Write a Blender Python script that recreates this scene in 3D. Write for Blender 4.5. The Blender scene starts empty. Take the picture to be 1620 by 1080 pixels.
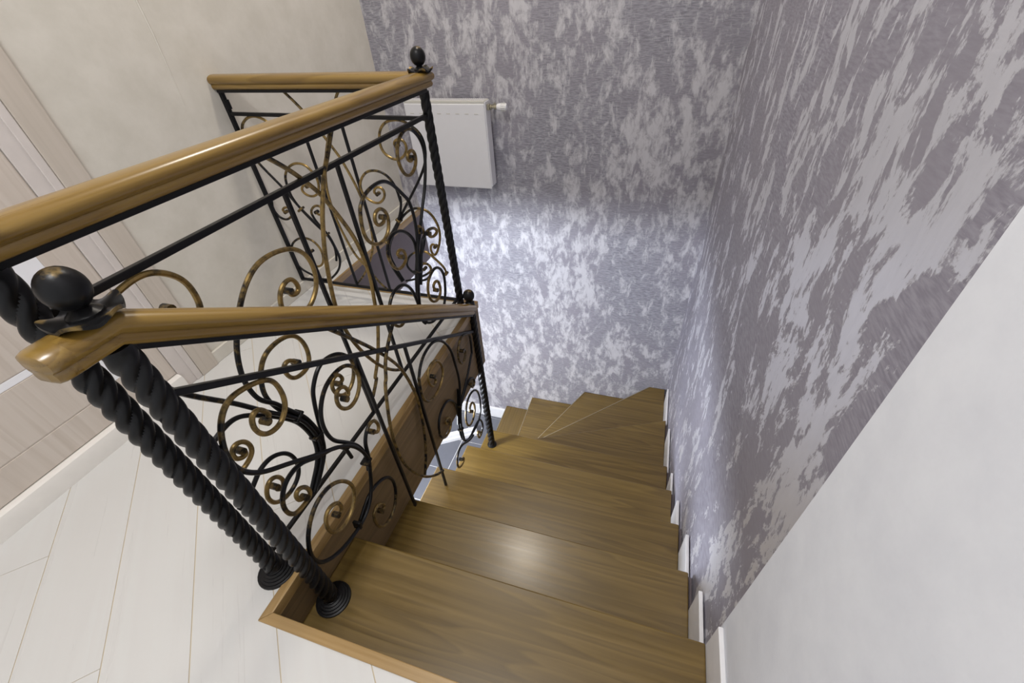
import bpy, bmesh, math, random
from mathutils import Vector, Matrix
random.seed(7)
S = bpy.context.scene
COL = S.collection
PI = math.pi

# ------------------------------------------------------------ camera
ROT = [[0.9569276841609383, 0.28595667597621416, -0.05018153794990795],
       [0.1455494983216053, -0.6220719662869372, -0.7693125582610962],
       [-0.2512065899309025, 0.7288725870991021, -0.636898736810452]]
cam_data = bpy.data.cameras.new('camera')
cam = bpy.data.objects.new('camera', cam_data)
COL.objects.link(cam)
r_, d_, f_ = [Vector(v) for v in ROT]
M = Matrix((r_, -d_, -f_)).transposed().to_4x4()
M.translation = Vector((0, 0, 1.05))
cam.matrix_world = M
cam_data.sensor_width = 36
cam_data.lens = 672.683 / 1620 * 36
cam_data.shift_x = -17.8 / 1620
cam_data.clip_start = 0.02
S.camera = cam

# ------------------------------------------------------------ world, lights, exposure
w = bpy.data.worlds.new('world'); S.world = w; w.use_nodes = True
w.node_tree.nodes['Background'].inputs[0].default_value = (0.97, 0.98, 1.0, 1)
w.node_tree.nodes['Background'].inputs[1].default_value = 0.88
def area(name, loc, size, power, color, rot=(0, 0, 0), shape='DISK', spread=PI):
    l = bpy.data.lights.new(name, 'AREA'); l.energy = power; l.color = color; l.shape = shape; l.size = size
    l.spread = spread
    o = bpy.data.objects.new(name, l); o.location = loc; o.rotation_euler = rot; COL.objects.link(o); return o
area('ceiling_lamp_light', (-0.75, 1.75, 2.53), 0.22, 17, (1.0, 0.92, 0.80))
area('landing_fill_light', (-0.55, 0.0, 2.53), 0.5, 26, (1.0, 0.98, 0.96))  # unseen fill, added to brighten the landing and its walls
lp_ = bpy.data.lights.new('lower_pendant_light', 'POINT'); lp_.energy = 125; lp_.color = (0.84, 0.90, 1.0); lp_.shadow_soft_size = .10
lo_ = bpy.data.objects.new('lower_pendant_light', lp_); lo_.location = (-1.38, .78, -.61); COL.objects.link(lo_)
S.view_settings.view_transform = 'Standard'
S.view_settings.look = 'None'
S.view_settings.gamma = 1
S.view_settings.use_curve_mapping = False
S.view_settings.exposure = 0.0

# ------------------------------------------------------------ material helpers
def lin(c): return tuple(((x/255)/12.92 if x/255 <= .04045 else ((x/255+.055)/1.055)**2.4) for x in c)
def rgb(*c): return lin(c) + (1,)
class NT:
    def __init__(s, name):
        s.m = bpy.data.materials.new(name); s.m.use_nodes = True
        s.t = s.m.node_tree; s.b = s.t.nodes['Principled BSDF']
    def n(s, ty, ins=None, **kw):
        nd = s.t.nodes.new(ty)
        for k, v in kw.items(): setattr(nd, k, v)
        for k, v in (ins or {}).items():
            if hasattr(v, 'node'): s.t.links.new(v, nd.inputs[k])
            else: nd.inputs[k].default_value = v
        return nd
    def put(s, k, v):
        if hasattr(v, 'node'): s.t.links.new(v, s.b.inputs[k])
        else: s.b.inputs[k].default_value = v
    def coord(s, scale, rot=(0, 0, 0), kind='Object'):
        tc = s.n('ShaderNodeTexCoord')
        return s.n('ShaderNodeMapping', {'Vector': tc.outputs[kind], 'Scale': scale, 'Rotation': rot}).outputs[0]
    def noise(s, vec, scale, detail=3, rough=.5, dist=0):
        return s.n('ShaderNodeTexNoise', {'Vector': vec, 'Scale': scale, 'Detail': detail, 'Roughness': rough, 'Distortion': dist}).outputs[0]
    def ramp(s, fac, stops):
        r = s.n('ShaderNodeValToRGB', {'Fac': fac}); e = r.color_ramp.elements
        while len(e) < len(stops): e.new(.5)
        for el, (p, c) in zip(e, stops): el.position = p; el.color = c if len(c) == 4 else tuple(c)+(1,)
        return r.outputs[0]
    def mix(s, fac, a, b, mode='MIX'):
        x = s.n('ShaderNodeMix', data_type='RGBA', blend_type=mode)
        for i, v in ((0, fac), (6, a), (7, b)):
            if hasattr(v, 'node'): s.t.links.new(v, x.inputs[i])
            else: x.inputs[i].default_value = v
        return x.outputs[2]
    def math(s, op, a, b):
        x = s.n('ShaderNodeMath', operation=op)
        for i, v in ((0, a), (1, b)):
            if hasattr(v, 'node'): s.t.links.new(v, x.inputs[i])
            else: x.inputs[i].default_value = v
        return x.outputs[0]
    def bump(s, h, strength=.2, dist=.002):
        s.put('Normal', s.n('ShaderNodeBump', {'Height': h, 'Strength': strength, 'Distance': dist}).outputs[0])
G = lambda v: (v, v, v, 1)

def plaster_mat(name, scale, e0, e1, l0, l1, b0, b1, met=.45, ro=.4):
    k = NT(name)
    sc = (1, 1, .55)
    v = k.coord(sc)
    big = k.noise(v, scale, 9, .7, .35)
    big2 = k.noise(v, 2.2, 3, .5)
    fine = k.noise(k.coord((1, 1, .35)), 60, 4, .6, .6)
    brush = k.noise(k.coord((1, 1, 6), (.5, .4, 0)), 38, 3, .6)
    f = k.math('ADD', big, k.math('MULTIPLY', k.math('SUBTRACT', big2, .5), .32))
    f = k.math('ADD', f, k.math('MULTIPLY', k.math('SUBTRACT', fine, .5), .22))
    mask = k.ramp(f, [(e0, G(0)), (e1, G(1))])
    base = k.mix(k.ramp(brush, [(.36, G(0)), (.64, G(1))]), rgb(*b0), rgb(*b1))
    base = k.mix(k.ramp(big2, [(.35, G(0)), (.7, G(1))]), base, rgb(144, 140, 150))
    light = k.mix(fine, rgb(*l0), rgb(*l1))
    k.put('Base Color', k.mix(mask, base, light))
    k.put('Roughness', k.ramp(mask, [(0, G(.55)), (1, G(ro))]))
    k.put('Metallic', k.ramp(mask, [(0, G(.10)), (1, G(met))]))
    k.bump(k.math('ADD', mask, k.math('MULTIPLY', brush, .6)), .25, .0015)
    return k.m
def paper_mat(name, c1, c2):
    k = NT(name)
    n = k.noise(k.coord((1, 1, 1)), 9, 6, .65)
    k.put('Base Color', k.mix(k.ramp(n, [(.35, G(0)), (.65, G(1))]), rgb(*c1), rgb(*c2)))
    k.put('Roughness', .75)
    k.bump(k.noise(k.coord((1, 1, 1)), 130, 3), .12, .001)
    return k.m
def wood_mat(name, dark, mid, light, axis, rough=.35, scale=1.0, coat=.25, knots=False):
    # grain runs along the given local axis
    k = NT(name)
    s = [40*scale]*3; s['xyz'.index(axis)] = 1.1*scale
    oi = k.n('ShaderNodeObjectInfo')
    tc = k.n('ShaderNodeTexCoord')
    off = k.n('ShaderNodeVectorMath', {0: tc.outputs['Object'], 1: k.n('ShaderNodeCombineXYZ', {0: k.math('MULTIPLY', oi.outputs['Random'], 7.0), 1: k.math('MULTIPLY', oi.outputs['Random'], 3.0), 2: k.math('MULTIPLY', oi.outputs['Random'], 5.0)}).outputs[0]}, operation='ADD').outputs[0]
    v = k.n('ShaderNodeMapping', {'Vector': off, 'Scale': tuple(s)}).outputs[0]
    s2 = [6.0*scale]*3; s2['xyz'.index(axis)] = .35*scale
    pass
    v2 = k.n('ShaderNodeMapping', {'Vector': off, 'Scale': tuple(s2)}).outputs[0]
    rings = k.noise(v2, 1.3, 2, .5, .4)
    rr = k.math('FRACT', k.math('MULTIPLY', rings, 14.0), 0)
    band = k.ramp(rr, [(0, G(.25)), (.55, G(.65)), (.85, G(.9)), (1, G(.25))])
    grain = k.noise(v, 2.0, 5, .6)
    g = k.math('ADD', k.math('MULTIPLY', band, .35), k.math('MULTIPLY', grain, .65))
    k.put('Base Color', k.ramp(g, [(.25, rgb(*dark)), (.5, rgb(*mid)), (.75, rgb(*light))]))
    k.put('Roughness', k.ramp(grain, [(.3, G(rough-.05)), (.7, G(rough+.08))]))
    k.put('Coat Weight', coat); k.put('Coat Roughness', .22)
    k.bump(g, .08, .001)
    return k.m
def iron_mat(name):
    k = NT(name)
    at = k.n('ShaderNodeAttribute', attribute_name='gild').outputs['Fac']
    n = k.noise(k.coord((1, 1, 1)), 55, 4, .6)
    f = k.math('ADD', at, k.math('MULTIPLY', k.math('SUBTRACT', n, .5), 1.1))
    m = k.ramp(f, [(.38, G(0)), (.72, G(1))])
    k.put('Base Color', k.mix(m, (.007, .007, .008, 1), (.30, .205, .075, 1)))
    k.put('Metallic', k.ramp(m, [(0, G(.25)), (1, G(.8))]))
    k.put('Roughness', k.ramp(n, [(.3, G(.30)), (.7, G(.44))])); k.put('Specular IOR Level', .32)
    k.bump(n, .3, .0008)
    return k.m
def flat_mat(name, c, rough=.5, metal=0.0, n_amt=.06, coat=0.0):
    k = NT(name)
    n = k.noise(k.coord((1, 1, 1)), 24, 4)
    c2 = tuple(max(0, x*(1-n_amt)) for x in c)
    k.put('Base Color', k.mix(n, rgb(*c2), rgb(*c)))
    k.put('Roughness', rough); k.put('Metallic', metal); k.put('Coat Weight', coat)
    return k.m

MAT = {}
MAT['plaster'] = plaster_mat('purple_silver_plaster', 13, .525, .56, (204, 204, 212), (224, 224, 231), (122, 119, 132), (168, 166, 178))
MAT['plaster_soft'] = plaster_mat('purple_silver_plaster_far', 16, .47, .60, (186, 184, 190), (206, 205, 210), (124, 123, 132), (166, 165, 174), .15, .55)
MAT['cream'] = paper_mat('cream_wallpaper', (206, 201, 190), (216, 211, 201))
MAT['white_paper'] = paper_mat('white_wallpaper', (220, 223, 231), (229, 232, 239))
MAT['laminate'] = wood_mat('pale_laminate', (206, 205, 203), (208, 207, 205), (209, 209, 207), 'x', .30, .6, .15)
MAT['joint'] = flat_mat('plank_joint', (206, 192, 165), .8)
MAT['rail_wood'] = wood_mat('honey_oak', (100, 75, 28), (126, 98, 42), (142, 114, 54), 'x', .30, 1.2, .4)
MAT['tread_wood'] = wood_mat('stained_pine', (84, 65, 25), (102, 81, 33), (119, 96, 45), 'x', .36, 1.0, .4)
MAT['edge_wood'] = wood_mat('edge_oak', (130, 102, 58), (152, 122, 74), (172, 142, 94), 'y', .35, 1.2, .3)
MAT['fascia_wood'] = wood_mat('fascia_oak', (104, 84, 56), (120, 98, 66), (132, 110, 78), 'y', .5, 1.0, .1)
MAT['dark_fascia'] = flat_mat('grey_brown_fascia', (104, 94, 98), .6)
MAT['iron'] = iron_mat('patinated_wrought_iron')
MAT['white'] = flat_mat('white_gloss_paint', (236, 236, 240), .35)
MAT['sill'] = flat_mat('sill_paint', (238, 234, 228), .4)
MAT['rad_white'] = flat_mat('radiator_enamel', (226, 226, 230), .3, 0, .02)
MAT['steel'] = flat_mat('nickel_fitting', (176, 170, 150), .3, .8)
MAT['grille'] = flat_mat('radiator_grille', (205, 203, 196), .45)
MAT['door'] = wood_mat('pale_ash_door', (196, 184, 172), (206, 195, 184), (213, 203, 193), 'z', .45, .8, .05)
MAT['casing'] = wood_mat('pale_ash_casing', (188, 178, 166), (198, 188, 176), (205, 195, 184), 'z', .5, .8, .05)
MAT['jamb'] = flat_mat('jamb_paint', (218, 210, 205), .45)
MAT['glass_white'] = flat_mat('frosted_white_glass', (244, 244, 248), .15, 0, .01, .5)
MAT['slab'] = flat_mat('slab_paint', (210, 208, 204), .8)
MAT['tile'] = flat_mat('grey_floor_tile', (104, 107, 117), .4)
MAT['grout'] = flat_mat('white_grout', (225, 226, 230), .8)
MAT['ceil'] = flat_mat('ceiling_paint', (238, 236, 232), .9, 0, .01)
MAT['lamp'] = flat_mat('lamp_rim', (230, 230, 230), .4)

# ------------------------------------------------------------ mesh helpers
class MB:
    def __init__(s): s.v = []; s.f = []; s.c = None
    def add(s, vs, fs, gild=None):
        o = len(s.v); s.v += [tuple(v) for v in vs]; s.f += [tuple(i+o for i in f) for f in fs]
        if gild is not None:
            if s.c is None: s.c = []
            s.c += gild
    def box(s, lo, hi):
        x0, y0, z0 = lo; x1, y1, z1 = hi
        s.add([(x0,y0,z0),(x1,y0,z0),(x1,y1,z0),(x0,y1,z0),(x0,y0,z1),(x1,y0,z1),(x1,y1,z1),(x0,y1,z1)],
              [(0,3,2,1),(4,5,6,7),(0,1,5,4),(1,2,6,5),(2,3,7,6),(3,0,4,7)])
    def prism(s, poly, z0, z1):
        # poly counter-clockwise in xy
        n = len(poly)
        s.add([(x,y,z0) for x,y in poly]+[(x,y,z1) for x,y in poly],
              [tuple(range(n-1,-1,-1)), tuple(range(n,2*n))]+[(i,(i+1)%n,n+(i+1)%n,n+i) for i in range(n)])
    def lathe(s, c, prof, seg=20):
        # prof: list of (r, z)
        vs = []; fs = []
        for r, z in prof:
            for k in range(seg):
                a = 2*PI*k/seg; vs.append((c[0]+r*math.cos(a), c[1]+r*math.sin(a), c[2]+z))
        for i in range(len(prof)-1):
            for k in range(seg):
                fs.append((i*seg+k, i*seg+(k+1)%seg, (i+1)*seg+(k+1)%seg, (i+1)*seg+k))
        fs.append(tuple(range(seg-1,-1,-1))); fs.append(tuple((len(prof)-1)*seg+k for k in range(seg)))
        s.add(vs, fs)
    def tube(s, pts, rad, seg=8, gild=None, square=False):
        pts = [Vector(p) for p in pts]; n = len(pts)
        rads = rad if isinstance(rad, list) else [rad]*n
        t0 = (pts[1]-pts[0]).normalized()
        ref = Vector((0, 0, 1)) if abs(t0.z) < .9 else Vector((0, 1, 0))
        u = t0.cross(ref).normalized()
        vs = []; fs = []; g = []
        for i, p in enumerate(pts):
            t = (pts[min(i+1, n-1)]-pts[max(i-1, 0)]).normalized()
            u = (u-t*u.dot(t)).normalized(); w_ = t.cross(u)
            for k in range(seg):
                a = 2*PI*k/seg+(PI/4 if square else 0)
                vs.append(p+(u*math.cos(a)+w_*math.sin(a))*rads[i]); g.append(gild[i] if gild else 0.0)
        for i in range(n-1):
            for k in range(seg): fs.append((i*seg+k, i*seg+(k+1)%seg, (i+1)*seg+(k+1)%seg, (i+1)*seg+k))
        fs.append(tuple(range(seg-1,-1,-1))); fs.append(tuple((n-1)*seg+k for k in range(seg)))
        s.add(vs, fs, g if gild else None)
    def ball(s, c, r, seg=12, rings=8, sx=1, sz=1, gild=None):
        vs = [(c[0], c[1], c[2]-r*sz)]; fs = []
        for i in range(1, rings):
            a = -PI/2+PI*i/rings
            for k in range(seg):
                b = 2*PI*k/seg; vs.append((c[0]+sx*r*math.cos(a)*math.cos(b), c[1]+sx*r*math.cos(a)*math.sin(b), c[2]+r*sz*math.sin(a)))
        vs.append((c[0], c[1], c[2]+r*sz)); top = len(vs)-1
        for k in range(seg):
            fs.append((0, 1+(k+1)%seg, 1+k))
            fs.append((top, top-seg+k, top-seg+(k+1)%seg))
        for i in range(rings-2):
            for k in range(seg): fs.append((1+i*seg+k, 1+i*seg+(k+1)%seg, 1+(i+1)*seg+(k+1)%seg, 1+(i+1)*seg+k))
        s.add(vs, fs, [gild]*len(vs) if gild is not None else None)
    def build(s, name, mat, parent=None, smooth=True, bevel=0, origin=None):
        me = bpy.data.meshes.new(name)
        o0 = Vector(origin) if origin else Vector((0, 0, 0))
        me.from_pydata([Vector(v)-o0 for v in s.v], [], s.f); me.update()
        if s.c is not None and len(s.c) == len(s.v):
            at = me.attributes.new('gild', 'FLOAT', 'POINT'); at.data.foreach_set('value', s.c)
        bm = bmesh.new(); bm.from_mesh(me); bmesh.ops.recalc_face_normals(bm, faces=bm.faces)
        bm.to_mesh(me); bm.free()
        me.materials.append(MAT[mat] if isinstance(mat, str) else mat)
        o = bpy.data.objects.new(name, me); COL.objects.link(o)
        if smooth:
            me.shade_smooth(); me.set_sharp_from_angle(angle=math.radians(40))
        if bevel:
            b = o.modifiers.new('bevel', 'BEVEL'); b.width = bevel; b.segments = 2; b.limit_method = 'ANGLE'; b.harden_normals = False
        o.location = o0
        if parent:
            o.parent = parent; o.location = o0-world_loc(parent)
        return o
def world_loc(o):
    l = Vector(o.location)
    while o.parent: o = o.parent; l += Vector(o.location)
    return l
def thing(name, loc, label, cat, group=None):
    o = bpy.data.objects.new(name, None); o.location = loc; COL.objects.link(o)
    o.empty_display_size = .05
    o['label'] = label; o['category'] = cat
    if group: o['group'] = group
    return o
def struct(o, label=None, cat=None):
    o['kind'] = 'structure'
    if label: o['label'] = label
    if cat: o['category'] = cat
    return o
def bx(name, lo, hi, mat, parent=None, bevel=0, smooth=False):
    m = MB(); m.box(lo, hi)
    c = tuple((a+b)/2 for a, b in zip(lo, hi))
    return m.build(name, mat, parent, smooth, bevel, origin=c)
def clip(poly, a, b, c):
    # keep a*x+b*y <= c
    out = []
    for i in range(len(poly)):
        p, q = poly[i], poly[(i+1) % len(poly)]
        dp, dq = a*p[0]+b*p[1]-c, a*q[0]+b*q[1]-c
        if dp <= 0: out.append(p)
        if dp*dq < 0:
            t = dp/(dp-dq); out.append((p[0]+(q[0]-p[0])*t, p[1]+(q[1]-p[1])*t))
    return out
def clip_rect(poly, x0, x1, y0, y1):
    for a, b, c in ((1,0,x1),(-1,0,-x0),(0,1,y1),(0,-1,-y0)):
        poly = clip(poly, a, b, c)
        if len(poly) < 3: return []
    return poly
def area2(p): return sum(p[i][0]*p[(i+1)%len(p)][1]-p[(i+1)%len(p)][0]*p[i][1] for i in range(len(p)))/2
def catmull(pts, sub=5):
    P = [Vector(p) for p in pts]; out = []
    for i in range(len(P)-1):
        p0 = P[max(i-1, 0)]; p1 = P[i]; p2 = P[i+1]; p3 = P[min(i+2, len(P)-1)]
        for k in range(sub):
            t = k/sub
            out.append(.5*((2*p1)+(p2-p0)*t+(2*p0-5*p1+4*p2-p3)*t*t+(3*p1-p0-3*p2+p3)*t*t*t))
    out.append(P[-1]); return out

# ------------------------------------------------------------ dimensions (metres, landing floor at z = 0)
XL, XR, YB = -1.537, 0.274, 2.33        # left wall, right wall, far wall
EX0, EX1 = -0.711, -0.688               # wooden edge of the stairwell
SLAB = -0.345
ZLOW = -1.92
YN = 0.134                               # near edge of the stairwell
YH = 1.42                                # far edge of the landing
XH = -1.44                               # left edge of the far void
YF = -1.3                                # how far the landing runs behind the camera
tz = [-.138, -.341, -.529, -.732, -.92, -1.08, -1.235, -1.405, -1.58, -1.75, -1.92, -2.09, -2.27]
ty = [.405, .651, .906, 1.178, 1.44]

# ------------------------------------------------------------ the setting
m = MB(); m.box((XL-.12, YF, -.02), (XL, YB, 2.6))
wl = struct(m.build('wall_left', 'cream', None, False), 'cream wallpapered wall with a door on the left', 'wall')
# wallpaper seam, a thin lifted edge that fades out
m = MB(); m.tube([(XL+.0005, 1.20, 2.5), (XL+.0005, 1.20, 1.0), (XL+.0005, 1.19, .81)], [.0034, .003, .0005], 5)
m.build('wallpaper_seam', 'cream', wl, True)
m = MB(); m.box((-3.4, YB, ZLOW), (XR, YB+.12, 2.6))
wb = struct(m.build('wall_back', 'plaster_soft', None, False), 'purple and silver textured plaster wall behind the stairs', 'wall')
m = MB(); m.box((XR, .413, ZLOW), (XR+.12, YB+.12, 2.6))
wr = struct(m.build('wall_right', 'plaster', None, False), 'purple and silver textured plaster wall beside the stairs', 'wall')
m = MB(); m.box((XR-.004, YF, -.40), (XR+.12, .412, 2.6))
wr2 = struct(m.build('wall_right_front', 'white_paper', None, False), 'white wallpapered wall section at the lower right', 'wall')
m = MB(); m.box((-3.5, YF, 2.6), (XR+.12, YB+.12, 2.7))
struct(m.build('ceiling', 'ceil', None, False), 'white ceiling above the stairwell', 'ceiling')
m = MB(); m.box((-3.5, YF, ZLOW-.02), (-3.4, YB+.12, SLAB))
struct(m.build('wall_lower_left', 'white_paper', None, False), 'white lower storey wall', 'wall')

# landing slab and diagonal laminate planks
m = MB()
m.prism([(XL-.12, YF), (EX0-.0006, YF), (EX0-.0006, YH-.02), (XL-.12, YH-.0236)], SLAB, -.0013)
m.prism([(EX0-.0006, YF), (XR-.004, YF), (XR-.004, YN), (EX0-.0006, YN)], SLAB, -.0013)
m.prism([(XL-.12, YH-.0236), (XH-.0126, YH-.0236), (XH-.012, YB), (XL-.12, YB)], SLAB, -.0013)
m.prism([(-3.5, YF), (XL-.12, YF), (XL-.12, YB), (-3.5, YB)], SLAB, -.1)
floor = struct(m.build('floor', 'joint', None, False), 'landing floor of pale diagonal laminate planks', 'floor')
dirv = Vector((-.716, .698)); nrm = Vector((.698, .716))
PW = .1675; N0 = -.700
def plank(off, t0, t1):
    a = N0+off*PW+.0011; b = N0+(off+1)*PW-.0011
    quad = [tuple(nrm*a+dirv*t0), tuple(nrm*b+dirv*t0), tuple(nrm*b+dirv*t1), tuple(nrm*a+dirv*t1)]
    if area2(quad) < 0: quad.reverse()
    m = MB(); tot = 0
    for rc in ((XL, EX0-.0006, YF, YH-.0236), (EX0-.0006, XR-.004, YF, YN), (XL, XH-.0126, YH-.0236, YB)):
        p = clip_rect(quad, *rc)
        if p and abs(area2(p)) > 2e-4: m.prism(p, -.004, -.0002*random.random()); tot += 1
    if not tot: return
    c = nrm*((a+b)/2)+dirv*((t0+t1)/2)
    o = m.build('plank', 'laminate', floor, False)
    # grain along the plank
    ang = math.atan2(dirv.y, dirv.x)
    R_ = Matrix.Rotation(ang, 4, 'Z'); o.data.transform(R_.inverted()); o.matrix_local = R_
# butt joints measured on two planks: (offset index, t)
for off in range(-12, 14):
    L = 1.25
    base = {-1: .675, 0: .675-.62, -2: 1.04}.get(off, (off*.437) % L)
    t = base-5*L
    while t < 4:
        plank(off, t+.0007, t+L-.0007); t += L

# wooden edge of the stairwell
trim = thing('trim_1', (EX0, YN, 0), 'brown oak edging strip and fascia framing the stairwell opening', 'trim')
trim['kind'] = 'structure'
def prism_part(name, poly, z0, z1, mat, parent, bevel=0, origin=None):
    if area2(poly) < 0: poly = poly[::-1]
    m = MB(); m.prism(poly, z0, z1); return m.build(name, mat, parent, False, bevel, origin=origin)
t_ = .004
prism_part('edge_strip', [(EX0, YN), (EX1, YN+.023), (EX1, YH), (EX0, YH-.023)], -.03, t_, 'edge_wood', trim, .002)
def rotx(o):   # grain along x for strips running across
    return o
k = wood_mat('edge_oak_across', (130, 102, 58), (152, 122, 74), (172, 142, 94), 'x', .35, 1.2, .3)
prism_part('edge_strip', [(EX0, YN), (XR-.006, YN), (XR-.006, YN+.023), (EX1, YN+.023)], -.03, t_, k, trim, .002)
prism_part('edge_strip', [(EX0, YH-.023), (EX1, YH), (XH, YH), (XH-.012, YH-.023)], -.03, t_, k, trim, .002)
prism_part('edge_strip', [(XH-.012, YH-.023), (XH, YH), (XH, YB-.003), (XH-.012, YB-.003)], -.03, t_, 'edge_wood', trim, .002)
bx('fascia_board', (EX1-.022, YN+.02, SLAB-.005), (EX1-.004, YH-.02, -.03), 'fascia_wood', trim)
bx('fascia_board', (EX1-.004, YN, SLAB-.005), (XR-.006, YN+.018, -.03), 'fascia_wood', trim)
bx('fascia_board', (XH-.01, YH-.022, SLAB-.005), (EX1-.004, YH-.004, -.03), 'fascia_wood', trim)
o = bx('fascia_board', (XH-.014, YH-.004, SLAB-.005), (XH-.001, YB-.003, -.03), 'dark_fascia', trim); o['label'] = 'painted grey brown fascia board'

# low cream skirting on the left wall
bx('baseboard_left', (XL, .80, 0), (XL+.012, YB-.003, .05), 'cream', None, .002)['kind'] = 'structure'

# ------------------------------------------------------------ door in the left wall
door = thing('door_1', (XL, .3, 0), 'pale ash interior door with frosted white glass strips', 'door')
door['kind'] = 'structure'
def dpart(name, y0, y1, z0, z1, d0, d1, mat, bevel=.002, parent=None):
    return bx(name, (XL+d0, y0, z0), (XL+d1, y1, z1), mat, parent or door, bevel)
dpart('door_casing', .738, .806, 0, 2.12, 0, .016, 'casing')
dpart('door_casing', -.42, -.352, 0, 2.12, 0, .016, 'casing')
dpart('door_casing', -.42, .806, 2.12, 2.19, 0, .016, 'casing')
o = dpart('door_frame', .676, .737, 0, 2.12, 0, .008, 'jamb'); dpart('frame_bead', .715, .737, 0, 2.12, .008, .013, 'jamb', .002)
dpart('door_frame', -.351, -.292, 0, 2.12, 0, .008, 'jamb')
leaf = dpart('door_leaf', -.288, .674, .068, 2.1, 0, .004, 'door', 0)
def lp(name, y0, y1, z0, z1, d0, d1, mat, bevel=.001): return bx(name, (XL+d0, y0, z0), (XL+d1, y1, z1), mat, leaf, bevel)
g = lp('glass_strip', .478, .584, .176, 1.95, .003, .0052, 'glass_white')
lp('glass_strip', -.288, .476, .322, .342, .003, .0052, 'glass_white')
lp('glass_strip', -.288, .476, .86, .88, .003, .0052, 'glass_white')
lp('glass_strip', -.288, .476, 1.40, 1.42, .003, .0052, 'glass_white')
lp('door_stile', .586, .672, .07, 2.09, .003, .0058, 'door')
lp('door_panel', -.286, .476, .162, .320, .003, .0058, 'door')
lp('door_panel', -.286, .476, .344, .858, .003, .0058, 'door')
lp('door_panel', -.286, .476, .882, 1.398, .003, .0058, 'door')
lp('door_panel', -.286, .476, 1.422, 2.09, .003, .0058, 'door')
lp('bottom_rail', -.286, .584, .070, .158, .003, .0058, 'door')
m = MB(); pr = [(0, 0), (.026, 0), (.026, .048), (.022, .060), (.012, .066), (0, .066)]
vs = [(XL+a, -.29, b) for a, b in pr]+[(XL+a, .674, b) for a, b in pr]; n = len(pr)
m.add(vs, [tuple(range(n)), tuple(range(2*n-1, n-1, -1))]+[(i, (i+1) % n, n+(i+1) % n, n+i) for i in range(n)])
o = m.build('threshold', 'sill', door, True); o['label'] = 'white rounded threshold sill'

# ------------------------------------------------------------ staircase
stairs = thing('staircase', (-.2, .4, tz[0]), 'winding staircase of olive brown pine treads descending beside the purple wall', 'staircase')
XT = .259
TL = [EX1-.003]*1+[-.742]*4
def tread(poly, z, mat='tread_wood'):
    if area2(poly) < 0: poly = poly[::-1]
    m = MB(); m.prism(poly, z-.036, z)
    c = (sum(p[0] for p in poly)/len(poly), sum(p[1] for p in poly)/len(poly), z-.018)
    return m.build('tread', mat, stairs, False, .004, origin=c)
y0 = YN+.019
for i in range(5):
    xl = EX1-.004 if i == 0 else -.745
    tread([(xl, y0), (XT, y0), (XT, ty[i]), (xl, ty[i])], tz[i])
    # riser under the nosing
    bx('riser', (xl+.004, ty[i]-.045, tz[i+1]), (XT-.004, ty[i]-.027, tz[i]-.036), 'tread_wood', stairs)
    y0 = ty[i]-.045
PV = (-.742, 1.44)
XA = XR-.004; YA = YB-.003
def pt(xy): return xy
z6 = [(-.742, 1.395), (XT, 1.395), (XT, 1.897), (-.72, 1.462)]
z7 = [(-.72, 1.43), (XT, 1.86), (XT, YA), (.155, YA), (-.72, 1.462)]
z8 = [(-.72, 1.44), (-.09, 2.06), (.178, YA), (-.316, YA), (-.72, 1.47)]
z9 = [(-.71, 1.46), (-.28, YA), (-.752, YA), (-.752, 1.46)]
for poly, i in ((z6, 5), (z7, 6), (z8, 7), (z9, 8)): tread(poly, tz[i])
# second flight, running left along the far wall
k2 = wood_mat('stained_pine_across', (84, 65, 25), (102, 81, 33), (119, 96, 45), 'y', .36, 1.0, .4)
xe = -.752
for i in range(9, 10):
    tread([(xe-.238, 1.46), (xe+.04, 1.46), (xe+.04, YA), (xe-.238, YA)], tz[i], k2)
    bx('riser', (xe+.022, 1.464, tz[i]), (xe+.040, YA, tz[i-1]-.036), k2, stairs)
    xe -= .238
# risers of the winders
def riser_line(p, q, z0, z1):
    d = (Vector(q)-Vector(p)).normalized(); nn = Vector((-d.y, d.x))*.018
    b = d*.01
    P_, Q_ = Vector(p)+b, Vector(q)-b
    poly = [tuple(P_), tuple(Q_), tuple(Q_+nn), tuple(P_+nn)]
    if area2(poly) < 0: poly.reverse()
    m = MB(); m.prism(poly, z0, z1); m.build('riser', 'tread_wood', stairs, False, origin=(poly[0][0], poly[0][1], z0))
riser_line((XT, 1.860), (-.70, 1.435), tz[6], tz[5]-.036)
riser_line((.178, YA), (-.70, 1.43), tz[7], tz[6]-.036)
riser_line((-.283, YA), (-.70, 1.46), tz[8], tz[7]-.036)
# thin pale strips along the nosings of the lower treads
MAT['nosing'] = flat_mat('pale_nosing', (168, 156, 134), .35)
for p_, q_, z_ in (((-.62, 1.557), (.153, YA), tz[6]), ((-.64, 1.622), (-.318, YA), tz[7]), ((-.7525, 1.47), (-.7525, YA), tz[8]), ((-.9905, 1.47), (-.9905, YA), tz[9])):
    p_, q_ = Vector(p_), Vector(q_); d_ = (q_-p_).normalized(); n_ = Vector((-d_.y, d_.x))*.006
    prism_part('nosing_strip', [tuple(p_), tuple(q_), tuple(q_+n_*.5), tuple(p_+n_*.5)], z_-.034, z_+.0008, 'nosing', stairs, 0, origin=(p_.x, p_.y, z_))
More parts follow.
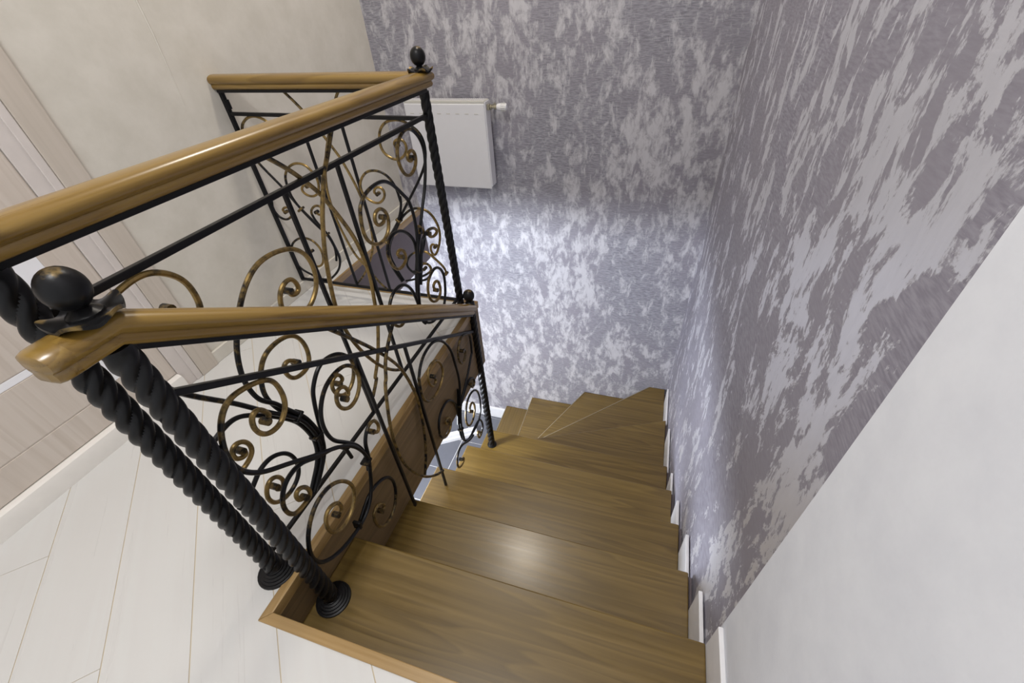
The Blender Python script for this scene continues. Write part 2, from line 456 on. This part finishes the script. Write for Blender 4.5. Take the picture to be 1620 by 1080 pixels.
# white skirting blocks along the right wall, one per tread
sk = [(YN+.02, .404, tz[0]), (.385, .548, tz[1]), (.63, .80, tz[2]), (.885, 1.05, tz[3]), (1.155, 1.31, tz[4]), (1.42, 1.72, tz[5]), (1.88, 2.20, tz[6])]
for a, b, z in sk:
    bx('skirting_board', (XT+.0005, a, z-.03), (XR-.004, b, z+(.12 if b == .404 else .135)), 'white', stairs, .002)
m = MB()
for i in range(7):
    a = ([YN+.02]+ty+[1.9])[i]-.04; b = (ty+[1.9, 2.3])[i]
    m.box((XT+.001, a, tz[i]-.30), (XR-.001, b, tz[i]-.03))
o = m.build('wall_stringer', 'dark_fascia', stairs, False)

# ------------------------------------------------------------ lower storey floor
m = MB(); m.box((-3.4, YF, ZLOW-.10), (XR, YB, ZLOW-.006))
fl = struct(m.build('floor_lower', 'grout', None, False), 'grey tiled floor of the lower storey', 'floor')
TS = .30
ix = 0
x = -3.4
while x < -.98:
    y = .2
    while y < YB-.01:
        hx = min(x+TS-.008, -.95); hy = min(y+TS-.008, YB-.004)
        bx('tile', (x, y, ZLOW-.008), (hx, hy, ZLOW), 'tile', fl)
        y += TS
    x += TS
bx('baseboard_lower', (-3.4, YB-.016, ZLOW), (xe, YB, ZLOW+.12), 'white', None, .003)['kind'] = 'structure'

# white plinth crossing the lower floor at an angle
a_ = Vector((-1.56, 1.85)); b_ = Vector((-1.19, 2.08)); n_ = Vector((-(b_-a_).y, (b_-a_).x)).normalized()
for w0, w1, h in ((0, .05, .035), (.012, .05, .07)):
    prism_part('trim_2', [tuple(a_+n_*w0), tuple(b_+n_*w0), tuple(b_+n_*w1), tuple(a_+n_*w1)], ZLOW-.001, ZLOW+h, 'white', None, .003, origin=(a_.x, a_.y, ZLOW))['kind'] = 'structure'

# ------------------------------------------------------------ radiator on the far wall
rad = thing('radiator', (-1.11, YB-.06, .2), 'white flat panel radiator on the purple wall behind the railing', 'radiator')
RX0, RX1, RZ0, RZ1, RY0, RY1 = -1.345, -.893, .195, .632, 2.225, 2.295
bx('front_panel', (RX0, RY0, RZ0), (RX1, RY0+.014, RZ1-.012), 'rad_white', rad, .004)
bx('rear_panel', (RX0+.01, RY1-.014, RZ0+.01), (RX1-.012, RY1, RZ1-.015), 'rad_white', rad, .004)
bx('side_cover', (RX1-.004, RY0+.006, RZ0+.012), (RX1+.004, RY1, RZ1-.004), 'rad_white', rad, .002)
bx('side_cover', (RX0-.004, RY0+.006, RZ0+.012), (RX0+.004, RY1, RZ1-.004), 'rad_white', rad, .002)
gr = bx('top_grille', (RX0, RY0+.004, RZ1-.012), (RX1, RY1, RZ1), 'grille', rad, .002)
m = MB()
nsl = 40
for q in range(nsl):
    xx = RX0+.012+(RX1-RX0-.024)*q/(nsl-1)
    m.box((xx-.0025, RY0+.016, RZ1-.001), (xx+.0025, RY1-.006, RZ1+.002))
o = m.build('grille_bar', 'rad_white', gr, False); o['kind'] = 'stuff'
for z in (RZ1-.06,):
    for q in range(8):
        xx = RX0+.03+q*.052
        bx('embossed_mark', (xx, RY0-.001, z), (xx+.022, RY0+.002, z+.004), 'grille', rad)
for xx in (RX0+.06, RX1-.06):
    bx('wall_bracket', (xx-.012, RY1-.004, RZ0+.05), (xx+.012, YB, RZ1-.05), 'rad_white', rad)
valve = bx('valve_body', (RX1+.004, RY0+.022, RZ1-.045), (RX1+.018, RY0+.048, RZ1-.018), 'steel', rad, .003)
m = MB()
def xl(c, prof, seg=16):
    # lathe along +x
    mm = MB(); mm.lathe((0, 0, 0), prof, seg)
    m.add([(c[0]+v[2], c[1]+v[0], c[2]+v[1]) for v in mm.v], mm.f)
cv = (RX1+.018, RY0+.035, RZ1-.032)
xl(cv, [(.008, 0), (.012, .002), (.012, .010), (.007, .011), (.007, .022), (.011, .023), (.011, .036), (.008, .038)])
m.build('valve_neck', 'steel', valve, True)
m = MB(); xl((cv[0]+.038, cv[1], cv[2]), [(.013, 0), (.016, .003), (.0175, .02), (.0175, .046), (.014, .052), (.006, .053)])
m.build('thermostat_head', 'white', valve, True)
m = MB()
for q in range(12):
    a = 2*PI*q/12; yy = cv[1]+.0178*math.cos(a); zz = cv[2]+.0178*math.sin(a)
    m.box((cv[0]+.060, yy-.0012, zz-.0012), (cv[0]+.085, yy+.0012, zz+.0012))
m.build('head_ridge', 'grille', valve, False)
m = MB(); m.tube([(cv[0]+.0, cv[1]+.01, cv[2]), (cv[0]+.002, cv[1]+.05, cv[2]), (cv[0]+.002, YB+.01, cv[2])], .007, 10)
m.build('supply_pipe', 'steel', rad, True)

# ------------------------------------------------------------ railings
A0, A1 = Vector((-.745, .236)), Vector((-.731, 1.34))
B0, B1 = Vector((-.728, 1.34)), Vector((-1.537, 1.34))
C0, C1 = Vector((-.648, .247)), Vector((-.688, 1.34))
PLN = {}
for key, a, b in (('A', A0, A1), ('B', B0, B1), ('C', C0, C1)):
    d = (b-a).normalized(); PLN[key] = (a, d, Vector((-d.y, d.x)))
def pl(key, s, z, off=0.0):
    a, d, nn = PLN[key]; p = a+d*s+nn*off
    return Vector((p.x, p.y, z))

land = thing('balustrade', (A0.x, A0.y, 0), 'landing balustrade with level oak handrail and gilded iron scrollwork turning the far corner', 'railing')
srail = thing('stair_railing', (C0.x, C0.y, tz[0]), 'sloping stair railing with oak handrail and scrolls between two twisted posts', 'railing')
ROOT = {'A': land, 'B': land, 'C': srail}

PROF = [(-.022, 0), (.022, 0), (.0265, .003), (.029, .010), (.0275, .016), (.0255, .019), (.033, .024), (.0365, .031), (.036, .039), (.031, .046), (.022, .051), (.010, .0535),
        (-.010, .0535), (-.022, .051), (-.031, .046), (-.036, .039), (-.0365, .031), (-.033, .024), (-.0255, .019), (-.0275, .016), (-.029, .010), (-.0265, .003)]
PROF = [(u*.80, v*.82) for u, v in PROF]
def rail_sweep(name, path, parent, cutdirs=None):
    """sweep the handrail profile along path (list of Vector); miter planes at joints, verticals kept upright"""
    m = MB(); n = len(path); k = len(PROF); vs = []
    for i, p in enumerate(path):
        dirs = []
        if i > 0: dirs.append((path[i]-path[i-1]).normalized())
        if i < n-1: dirs.append((path[i+1]-path[i]).normalized())
        d = dirs[0]
        cut = (sum(dirs, Vector((0, 0, 0)))).normalized()
        if cutdirs and cutdirs.get(i): cut = Vector(cutdirs[i]).normalized()
        side = Vector((d.y, -d.x, 0)).normalized(); up = side.cross(d).normalized()
        for u, v in PROF:
            q = p+side*u+up*v
            t = (p-q).dot(cut)/d.dot(cut)
            vs.append(q+d*t)
    fs = [(i*k+j, i*k+(j+1) % k, (i+1)*k+(j+1) % k, (i+1)*k+j) for i in range(n-1) for j in range(k)]
    fs += [tuple(range(k-1, -1, -1)), tuple((n-1)*k+j for j in range(k))]
    m.add(vs, fs)
    # grain along local x
    d = (path[-1]-path[0]).normalized()
    o = m.build(name, 'rail_wood', parent, True, origin=path[0])
    q = d.to_track_quat('X', 'Z').to_matrix().to_4x4()
    o.data.transform(q.inverted()); base = o.location.copy(); o.matrix_local = Matrix.Translation(base) @ q
    return o
ZH = .834
dA = PLN['A'][1]; dB = PLN['B'][1]
cornerP = Vector((A1.x, A1.y, ZH))
mit = Vector((dA.x+dB.x, dA.y+dB.y, 0))
rail_sweep('handrail', [pl('A', -.12, ZH), cornerP], land, {1: mit})
rail_sweep('handrail', [cornerP, pl('B', .808, ZH)], land, {0: mit})
# stair handrail: level block then slope
ZC = .719
zs = lambda s: .712-.672*(s-.012)
p0 = pl('C', -.075, ZC+.004); p1 = pl('C', .002, ZC+.004); p2 = pl('C', 1.075, zs(1.075)+.004)
p1s = Vector(p1)
rail_sweep('handrail', [pl('C', -.048, ZC+.004), p1s, p2], srail)
# rounded front end of the level block
m = MB(); k = len(PROF); vs = []; rows = [(1.0, 0), (.99, .010), (.95, .018), (.84, .024), (.5, .027)]
a_, d_c, n_c = PLN['C']
for sc, ext in rows:
    for u, v in PROF:
        pp = pl('C', -.048-ext, 0, -u*sc); vs.append((pp.x, pp.y, ZC+.004+.022+(v-.022)*(sc*.5+.5)))
fs = [(i*k+j, i*k+(j+1) % k, (i+1)*k+(j+1) % k, (i+1)*k+j) for i in range(len(rows)-1) for j in range(k)]
fs.append(tuple((len(rows)-1)*k+j for j in range(k)))
m.add(vs, fs); m.build('handrail_cap', 'rail_wood', srail, True, origin=pl('C', -.048, ZC))

def flatbar(name, p, q, hw, hh, parent, mat='iron'):
    # rectangular bar: hw half width sideways, hh half height upright
    m = MB(); d = (q-p).normalized()
    if abs(d.z) > .95: side = Vector((1, 0, 0)); up = Vector((0, 1, 0))
    else: side = Vector((d.y, -d.x, 0)).normalized(); up = side.cross(d).normalized()
    vs = []
    for c in (p, q):
        for su, sv in ((-1, -1), (1, -1), (1, 1), (-1, 1)): vs.append(c+side*hw*su+up*hh*sv)
    m.add(vs, [(0, 3, 2, 1), (4, 5, 6, 7), (0, 1, 5, 4), (1, 2, 6, 5), (2, 3, 7, 6), (3, 0, 4, 7)])
    return m.build(name, mat, parent, False, .0015, origin=(p+q)/2)
# flat strip under each handrail, mid rails, bottom rails, uprights
flatbar('rail_underside', pl('A', -.1, .829), pl('A', 1.10, .829), .016, .005, land)
flatbar('rail_underside', pl('B', .0, .829), pl('B', .803, .829), .016, .005, land)
flatbar('rail_underside', pl('C', .012, zs(.012)), pl('C', 1.075, zs(1.075)), .016, .005, srail)
flatbar('mid_rail', pl('A', .0, .752), pl('A', 1.10, .760), .006, .006, land)
flatbar('mid_rail', pl('B', .01, .749), pl('B', .806, .755), .006, .006, land)
flatbar('mid_rail', pl('C', .0, .626), pl('C', 1.085, -.098), .006, .006, srail)
flatbar('bottom_rail', pl('A', .0, .066), pl('A', 1.10, .075), .005, .005, land)
flatbar('bottom_rail', pl('B', .01, .056), pl('B', .806, .060), .006, .005, land)
flatbar('wall_upright', pl('B', .803, .055), pl('B', .803, .828), .007, .007, land)
m = MB(); m.box((XL, 1.334, .77), (XL+.02, 1.346, .80)); m.build('wall_anchor', 'iron', land, False)
for s_ in (.455, .633): flatbar('upright_bar', pl('A', s_, .07), pl('A', s_, .752), .0046, .0046, land)
for s_ in (.505, .337): flatbar('upright_bar', pl('B', s_, .06), pl('B', s_, .750), .0046, .0046, land)
flatbar('upright_bar', pl('C', .383, tz[1]), pl('C', .383, .372), .0046, .0046, srail)
flatbar('upright_bar', pl('C', .585, tz[2]), pl('C', .585, .236), .0046, .0046, srail)

CURVES=[
('B','a',[542,831,482,769,439,701,412,656,391,619,379,587,360,527,350,474,343,420,348,326,362,270,386,216,440,135,501,72]),
('B','a',[305,828,326,807,402,689,439,624,463,572,471,550,483,511,490,463,491,371,470,269,450,209,411,160,380,100,348,67]),
('A','a',[649,831,594,767,577,750,533,680,520,652,498,602,481,543,465,472,463,423,466,378,488,294,535,194,585,128,621,97]),
('A','a',[443,830,486,793,522,754,550,719,567,689,593,634,619,568,627,511,630,448,614,372,609,339,600,305,552,206,509,158,521,155,477,112]),
('C','a',[560,343,503,299,471,261,454,217,444,211,417,127,398,43,395,-83,425,-193,471,-295,537,-383,588,-426]),
('C','a',[332,500,441,354,504,254,550,161,576,30,576,-33,566,-126,533,-240,487,-315]),
('A','s',[187,82,230,121,252,152,262,197,254,263,241,300,219,344,204,380,180,414,175,469,185,512,201,548,226,584,247,609,281,640,333,663,409,650,446,607,440,544,400,511,377,509,337,520,324,542,339,584,378,595,388,559,363,557,359,572]),
('A','s',[177,76,224,119,246,149,258,198,250,263,236,298,215,336,205,370,201,405,209,434,222,459,249,483,295,486,332,468,345,427,337,387,315,373,281,378,268,403,271,426,289,429,303,410]),
('A','s',[171,74,218,116,240,147,252,196,244,261,231,296,211,330,184,370,158,415,128,464,79,534,51,598,38,656,42,696,57,719,80,734,128,744,160,733,186,702,185,655,171,638,142,643,126,664,126,678,138,678]),
('A','s',[165,72,213,117,235,149,247,195,238,258,225,293,203,329,179,362,148,399,122,416,92,415,62,406,45,387,39,356,49,326,65,308,81,304,110,314,119,335,113,356,98,366,85,360,81,344,86,332,100,326,104,338,98,344]),
('A','s',[256,171,269,206,280,260,294,307,307,330,338,358,373,363,415,345,446,299,439,258,416,231,387,222,360,242,352,278,367,298,388,294,394,268,375,271]),
('A','s',[26,233,64,242,91,259,113,267,143,264,173,236,181,194,169,157,142,140,117,139,101,145,86,160,82,187,92,210,110,220,126,208,131,184,120,171,109,179,108,194]),
('C','s',[271,51,283,79,271,139,242,194,190,242,162,264,93,326,52,360,26,396,16,436,22,476,39,512,62,534,92,539,150,516,164,482,159,439,135,416,110,414,89,427,81,455,91,479,109,477,120,449,106,446]),
('C','s',[274,36,288,76,281,138,245,200,221,237,214,283,223,327,254,365,295,379,343,372,372,339,373,296,345,263,308,259,283,283,279,314,296,336,320,323,322,294,304,295]),
('C','s',[271,41,289,95,294,134,321,164,353,161,363,126,349,111,330,139]),
('C','s',[245,135,238,190,206,223,165,247,131,277,101,286,71,280,49,256,42,227,49,200,66,189,94,186,107,194,105,219,90,235,76,229,78,208,90,201]),
('C','s',[279,75,259,8,224,-45,182,-61,150,-60,89,-42,44,-8,23,29,21,72,39,118,68,150,105,167,150,159,184,125,201,78,188,37,160,13,119,11,94,33,86,71,98,104,122,110,145,89,141,57,123,69]),
('C','s',[168,-70,212,-47,252,-36,314,-61,343,-122,325,-191,284,-224,235,-212,216,-162,223,-113,256,-111,273,-152,250,-144]),
('C','s',[801,-493,800,-394,835,-282,867,-187,857,-85,850,-14,813,63,761,113,710,131,641,123,600,75,603,81,592,20,604,-33,639,-65,697,-76,753,-50,758,-1,731,46,688,62,656,47,653,-2,679,-33,700,-21,684,10]),
('C','s',[856,-231,800,-394,801,-493,837,-557,892,-582,989,-601,1043,-548,1043,-446,999,-381,927,-364,880,-407,868,-475,899,-520,949,-519,980,-479,965,-429,936,-422,917,-450,937,-463]),
('C','s',[807,-370,830,-312,874,-271,946,-235,1015,-172,1023,-169,1035,-79,999,-44,947,-22,902,-53,897,-112,925,-144,957,-132,964,-99,937,-86]),
('C','s',[796,-389,822,-297,769,-204,716,-187,665,-205,644,-271,664,-320,712,-340,744,-319,739,-276,714,-262,706,-281,724,-296]),
('C','s',[892,-582,837,-557,770,-496,720,-497,698,-534,702,-576,744,-600,765,-584,737,-560]),
('C','s',[892,-582,959,-584,1007,-600,1028,-657,1021,-695,969,-707,954,-659,969,-646,987,-684]),
('C','s',[841,-302,903,-272,956,-266,997,-302,999,-338,966,-332,958,-301]),
('A','s',[817,177,823,262,864,361,915,432,974,517,1004,555,1034,612,1050,666,1036,708,1007,737,973,750,937,744,904,719,893,684,904,648,929,627,960,630,986,648,991,674,977,689,953,688,943,672,961,661,971,669]),
('A','s',[809,223,829,300,867,380,892,462,895,532,881,574,878,578,849,612,821,641,790,660,756,666,719,664,689,656,666,640,656,624,646,585,650,553,669,530,699,516,734,519,761,546,763,580,741,602,714,600,704,580,716,562,744,563,741,577]),
('A','s',[834,277,868,359,880,400,880,434,860,468,826,496,781,507,746,490,731,463,737,424,761,396,793,393,816,407,812,435,791,448,775,440,793,423]),
('A','s',[846,290,883,371,909,417,929,430,963,437,1002,426,1018,405,991,400,964,411,958,425]),
('A','s',[818,190,837,131,891,100,964,103,991,124,1014,168,1023,229,995,272,957,285,912,267,894,234,897,189,934,162,968,168,980,194,973,227,950,236,933,225,946,204]),
('A','s',[809,169,803,251,786,313,749,351,701,356,667,337,644,300,655,260,684,231,716,239,700,275,673,275]),
('A','s',[832,132,813,179,864,338,905,372,943,408,947,436,934,459,917,469,906,461,922,448]),
('B','s',[265,113,298,186,304,244,280,303,229,366,194,411,136,484,92,541,56,594,39,640,40,687,58,715,88,733,106,741,133,743,164,736,191,716,205,686,207,650,188,626,158,616,130,625,109,650,110,674,129,684,149,676,152,664,142,663]),
('B','s',[260,115,291,187,298,245,272,304,224,366,193,415,174,462,171,497,174,464,176,492,180,522,197,555,223,574,256,579,289,571,317,546,331,518,328,490,311,469,285,458,260,462,237,485,234,509,250,520,270,514,278,496,263,494]),
('B','s',[257,116,284,188,291,246,269,300,220,366,192,403,152,435,114,446,73,436,50,401,41,360,52,307,80,254,94,264,95,289,81,304,72,294]),
('B','s',[240,122,186,139,106,184,115,217,145,213]),
('B','s',[194,158,217,176,222,205,198,241,157,264,119,266,95,247,52,205,48,176]),
('B','s',[167,133,136,143,106,181,113,214,136,219,154,193,142,184,134,195]),
('B','s',[646,74,585,125,551,185,554,232,568,302,598,331,658,406,684,447,708,491,755,551,784,596,805,635,785,704,762,728,733,743,705,747,680,742,655,730,634,694,639,640,681,621,708,631,711,658,685,674,669,661]),
('B','s',[651,72,579,126,545,186,547,233,561,302,591,331,648,407,668,452,671,474,670,504,663,537,639,567,608,585,580,591,548,586,525,561,514,537,521,501,541,475,572,465,599,475,606,493,588,509,571,506]),
('B','s',[794,452,792,428,805,396,792,364,761,350,729,364,711,386,718,406,743,404,757,391,742,386]),
('B','s',[566,183,546,252,567,315,590,351,601,378,602,402,581,423,556,430,541,418,547,398,569,389,575,402]),
('B','s',[647,72,703,67,742,84,799,114,811,171,790,229,744,263,695,274,652,255,635,210,655,153,694,132,728,152,731,193,708,220,690,211])]
COLLARS=[('A',0.236,0.298,-1.12,0.015,0.30),
('A',0.254,0.203,-1.54,0.015,0.30),
('A',0.242,0.144,-2.07,0.013,0.30),
('C',0.276,0.076,-1.56,0.013,0.30),
('C',0.160,-0.055,3.00,0.013,0.30),
('B',0.204,0.394,-0.90,0.011,0.50),
('B',0.283,0.296,-1.02,0.011,0.50),
('B',0.653,0.406,-2.18,0.013,0.50),
('B',0.574,0.300,-2.13,0.015,0.50),
('A',0.853,0.336,-1.98,0.015,0.30),
('C',0.827,-0.302,-1.85,0.011,0.30),
('C',0.799,-0.424,-1.60,0.011,0.30)]

random.seed(3)
OFFS = {}
for idx, (key, kind, flat) in enumerate(CURVES):
    pts = [(flat[i]/1000, flat[i+1]/1000) for i in range(0, len(flat), 2)]
    off = (.005 if idx % 2 else -.005)
    P3 = [pl(key, s_, z_, off) for s_, z_ in pts]
    P3 = catmull(P3, 6)
    for it in range(8): P3 = [P3[0]]+[(P3[i-1]+P3[i]*2+P3[i+1])/4 for i in range(1, len(P3)-1)]+[P3[-1]]
    rad = {'A': .0053, 'B': .0048, 'C': .0052}[key]
    n = len(P3)
    m = MB()
    if kind == 'a':
        gild = [.50+.22*math.sin(PI*i/(n-1)) for i in range(n)]
        if key == 'C': gild = [g_-.12 for g_ in gild]
        m.tube(P3, rad, 8, gild)
        m.build('crossing_bar', 'iron', ROOT[key], True, origin=P3[0])
    else:
        gild = [min(.66, max(.06, (i/(n-1)-.18)*1.6)) for i in range(n)]
        if key == 'C' and pts[-1][0] > .75: gild = [g_*.75 for g_ in gild]
        rr = [rad*(.85+.15*min(1, (n-1-i)/6)) for i in range(n)]
        m.tube(P3, rr, 8, gild)
        a, d, nn = PLN[key]; e = P3[-1]; n3 = Vector((nn.x, nn.y, 0))
        m.tube([e-n3*.009, e+n3*.009], rad*1.5, 10, [.45, .45])
        m.build('scroll', 'iron', ROOT[key], True, origin=P3[0])
# collars tying the scroll bundles
def collar(key, s_, z_, ang, half, parent, g_=.3):
    m = MB(); c = pl(key, s_, z_)
    a, d, nn = PLN[key]; d3 = Vector((d.x, d.y, 0)); n3 = Vector((nn.x, nn.y, 0))
    t = d3*math.cos(ang)+Vector((0, 0, 1))*math.sin(ang); u = t.cross(n3)
    vs = []
    for tt in (-.0045, .0045):
        for su, sn in ((-1, -1), (1, -1), (1, 1), (-1, 1)): vs.append(c+t*tt+u*half*su+n3*.0115*sn)
    m.add(vs, [(0, 3, 2, 1), (4, 5, 6, 7), (0, 1, 5, 4), (1, 2, 6, 5), (2, 3, 7, 6), (3, 0, 4, 7)], [g_]*8)
    m.build('collar', 'iron', parent, True, .002, origin=c)
for key, s_, z_, ang, half, g_ in COLLARS: collar(key, s_, z_, ang, half, ROOT[key], g_)

# ------------------------------------------------------------ twisted posts with bases and finials
def post(c, z0, z1, r, parent, lobes=4, pitch=.031, name='newel_post', label=None, twist0=0.0):
    m = MB(); seg = 32; n = int((z1-z0)/.0038); vs = []; fs = []
    for i in range(n+1):
        z = z0+(z1-z0)*i/n
        e = min(1, min(i, n-i)*.0038/.03)
        for k in range(seg):
            th = 2*PI*k/seg
            ph = lobes*th-2*PI*(z-z0)/pitch
            rr = r*(1.06-.30*e*(1-abs(math.cos(ph/2)))**1.3)
            vs.append((c[0]+rr*math.cos(th), c[1]+rr*math.sin(th), z))
    for i in range(n):
        for k in range(seg): fs.append((i*seg+k, i*seg+(k+1) % seg, (i+1)*seg+(k+1) % seg, (i+1)*seg+k))
    fs.append(tuple(range(seg-1, -1, -1))); fs.append(tuple(n*seg+k for k in range(seg)))
    m.add(vs, fs, [.04]*len(vs))
    o = m.build(name, 'iron', parent, True, origin=(c[0], c[1], z0))
    if label: o['label'] = label
    return o
def base_plate(o, c, z, r):
    m = MB(); pr = []
    for q in range(5):
        a = r*(1-.13*q); h = .005*q
        pr += [(a, h), (a*.985, h+.004), (a*.90, h+.0045)]
    pr += [(r*.42, .026), (r*.42, .045), (r*.38, .047)]
    m.lathe((c[0], c[1], z), pr, 28); m.c = [.1]*len(m.v)
    m.build('base_plate', 'iron', o, True, origin=(c[0], c[1], z))
def finial(o, c, z, r, leaf=True, gap=.014):
    m = MB(); m.lathe((c[0], c[1], z), [(r*.9, -.012), (r*.8, .006), (r*.38, gap), (r*.5, gap+.006)], 16); m.c = [.2]*len(m.v)
    m.build('finial_neck', 'iron', o, True, origin=(c[0], c[1], z))
    m = MB(); m.ball((c[0], c[1], z+gap+r*1.05), r, 24, 16, 1, 1.12)
    m.c = [.12+.42*max(0, (v[2]-(z+gap+r*1.05))/r-.55)/.5 for v in m.v]
    m.build('finial_ball', 'iron', o, True, origin=(c[0], c[1], z+gap+r))
    if leaf:
        m = MB(); seg = 60; rings = 7; vs = []; fs = []; g_ = []
        for lay in (0, 1):
            for i in range(rings):
                t = i/(rings-1)
                for k in range(seg):
                    a = 2*PI*k/seg
                    wv = math.sin(5*a); rad = r*(.45+1.2*t*(1+.10*wv))
                    zz = z+.003+t*t*(.004+.005*wv)-.005*lay
                    vs.append((c[0]+rad*math.cos(a), c[1]+rad*math.sin(a), zz)); g_.append(.15+.38*(t > .75)*(wv > .3)+.14*t*math.sin(7*a))
        for lay in (0, 1):
            o_ = lay*rings*seg
            for i in range(rings-1):
                for k in range(seg): fs.append((o_+i*seg+k, o_+i*seg+(k+1) % seg, o_+(i+1)*seg+(k+1) % seg, o_+(i+1)*seg+k))
        e0 = (rings-1)*seg; e1 = rings*seg+e0
        for k in range(seg):
            fs.append((e0+k, e0+(k+1) % seg, e1+(k+1) % seg, e1+k)); fs.append((k, (k+1) % seg, rings*seg+(k+1) % seg, rings*seg+k))
        m.add(vs, fs, g_); m.build('finial_leaf', 'iron', o, True, origin=(c[0], c[1], z))
q = post(A0, .0, .826, .0195, land); base_plate(q, A0, .0, .045); finial(q, A0, ZH+.043, .0245, gap=.014)
q = post(A1, .0, .826, .0148, land); base_plate(q, A1, .0, .036); finial(q, A1, ZH+.043, .0225)
q = post(C0, tz[0], .72, .0195, srail); base_plate(q, C0, tz[0], .044); finial(q, C0, ZC+.049, .0245, gap=.014)
q = post(C1, tz[4], .045, .0172, srail, pitch=.034); base_plate(q, C1, tz[4], .026); finial(q, C1, .045, .024, False)

# ------------------------------------------------------------ lamps that light the place; the landing one is an added fill
def lamp(c, r, label):
    t = thing('ceiling_lamp', (c[0], c[1], c[2]-.03), label, 'lamp')
    m = MB(); m.lathe((c[0], c[1], c[2]-.045), [(r*1.15, .045), (r*1.15, .02), (r, .012), (r*.98, .03)], 28)
    m.build('lamp_rim', 'lamp', t, True, origin=(c[0], c[1], c[2]))
    return t
lamp((-.75, 1.75, 2.6), .16, 'round ceiling lamp above the stairwell')
lamp((-.55, .0, 2.6), .28, 'wide round rim added for the unseen landing fill light')
t = thing('pendant_lamp', (-1.38, .78, SLAB-.10), 'short pendant lamp hanging under the landing', 'lamp')
m = MB(); m.lathe((-1.38, .78, SLAB-.02), [(.05, 0), (.05, .012), (.03, .02)], 20); m.build('ceiling_rose', 'lamp', t, True)
m = MB(); m.tube([(-1.38, .78, SLAB-.01), (-1.38, .78, SLAB-.12)], .005, 8); m.build('lamp_rod', 'lamp', t, True)
m = MB(); m.lathe((-1.38, .78, SLAB-.14), [(.06, 0), (.055, .008), (.04, .018), (.02, .025)], 24); m.build('lamp_shade', 'lamp', t, True)
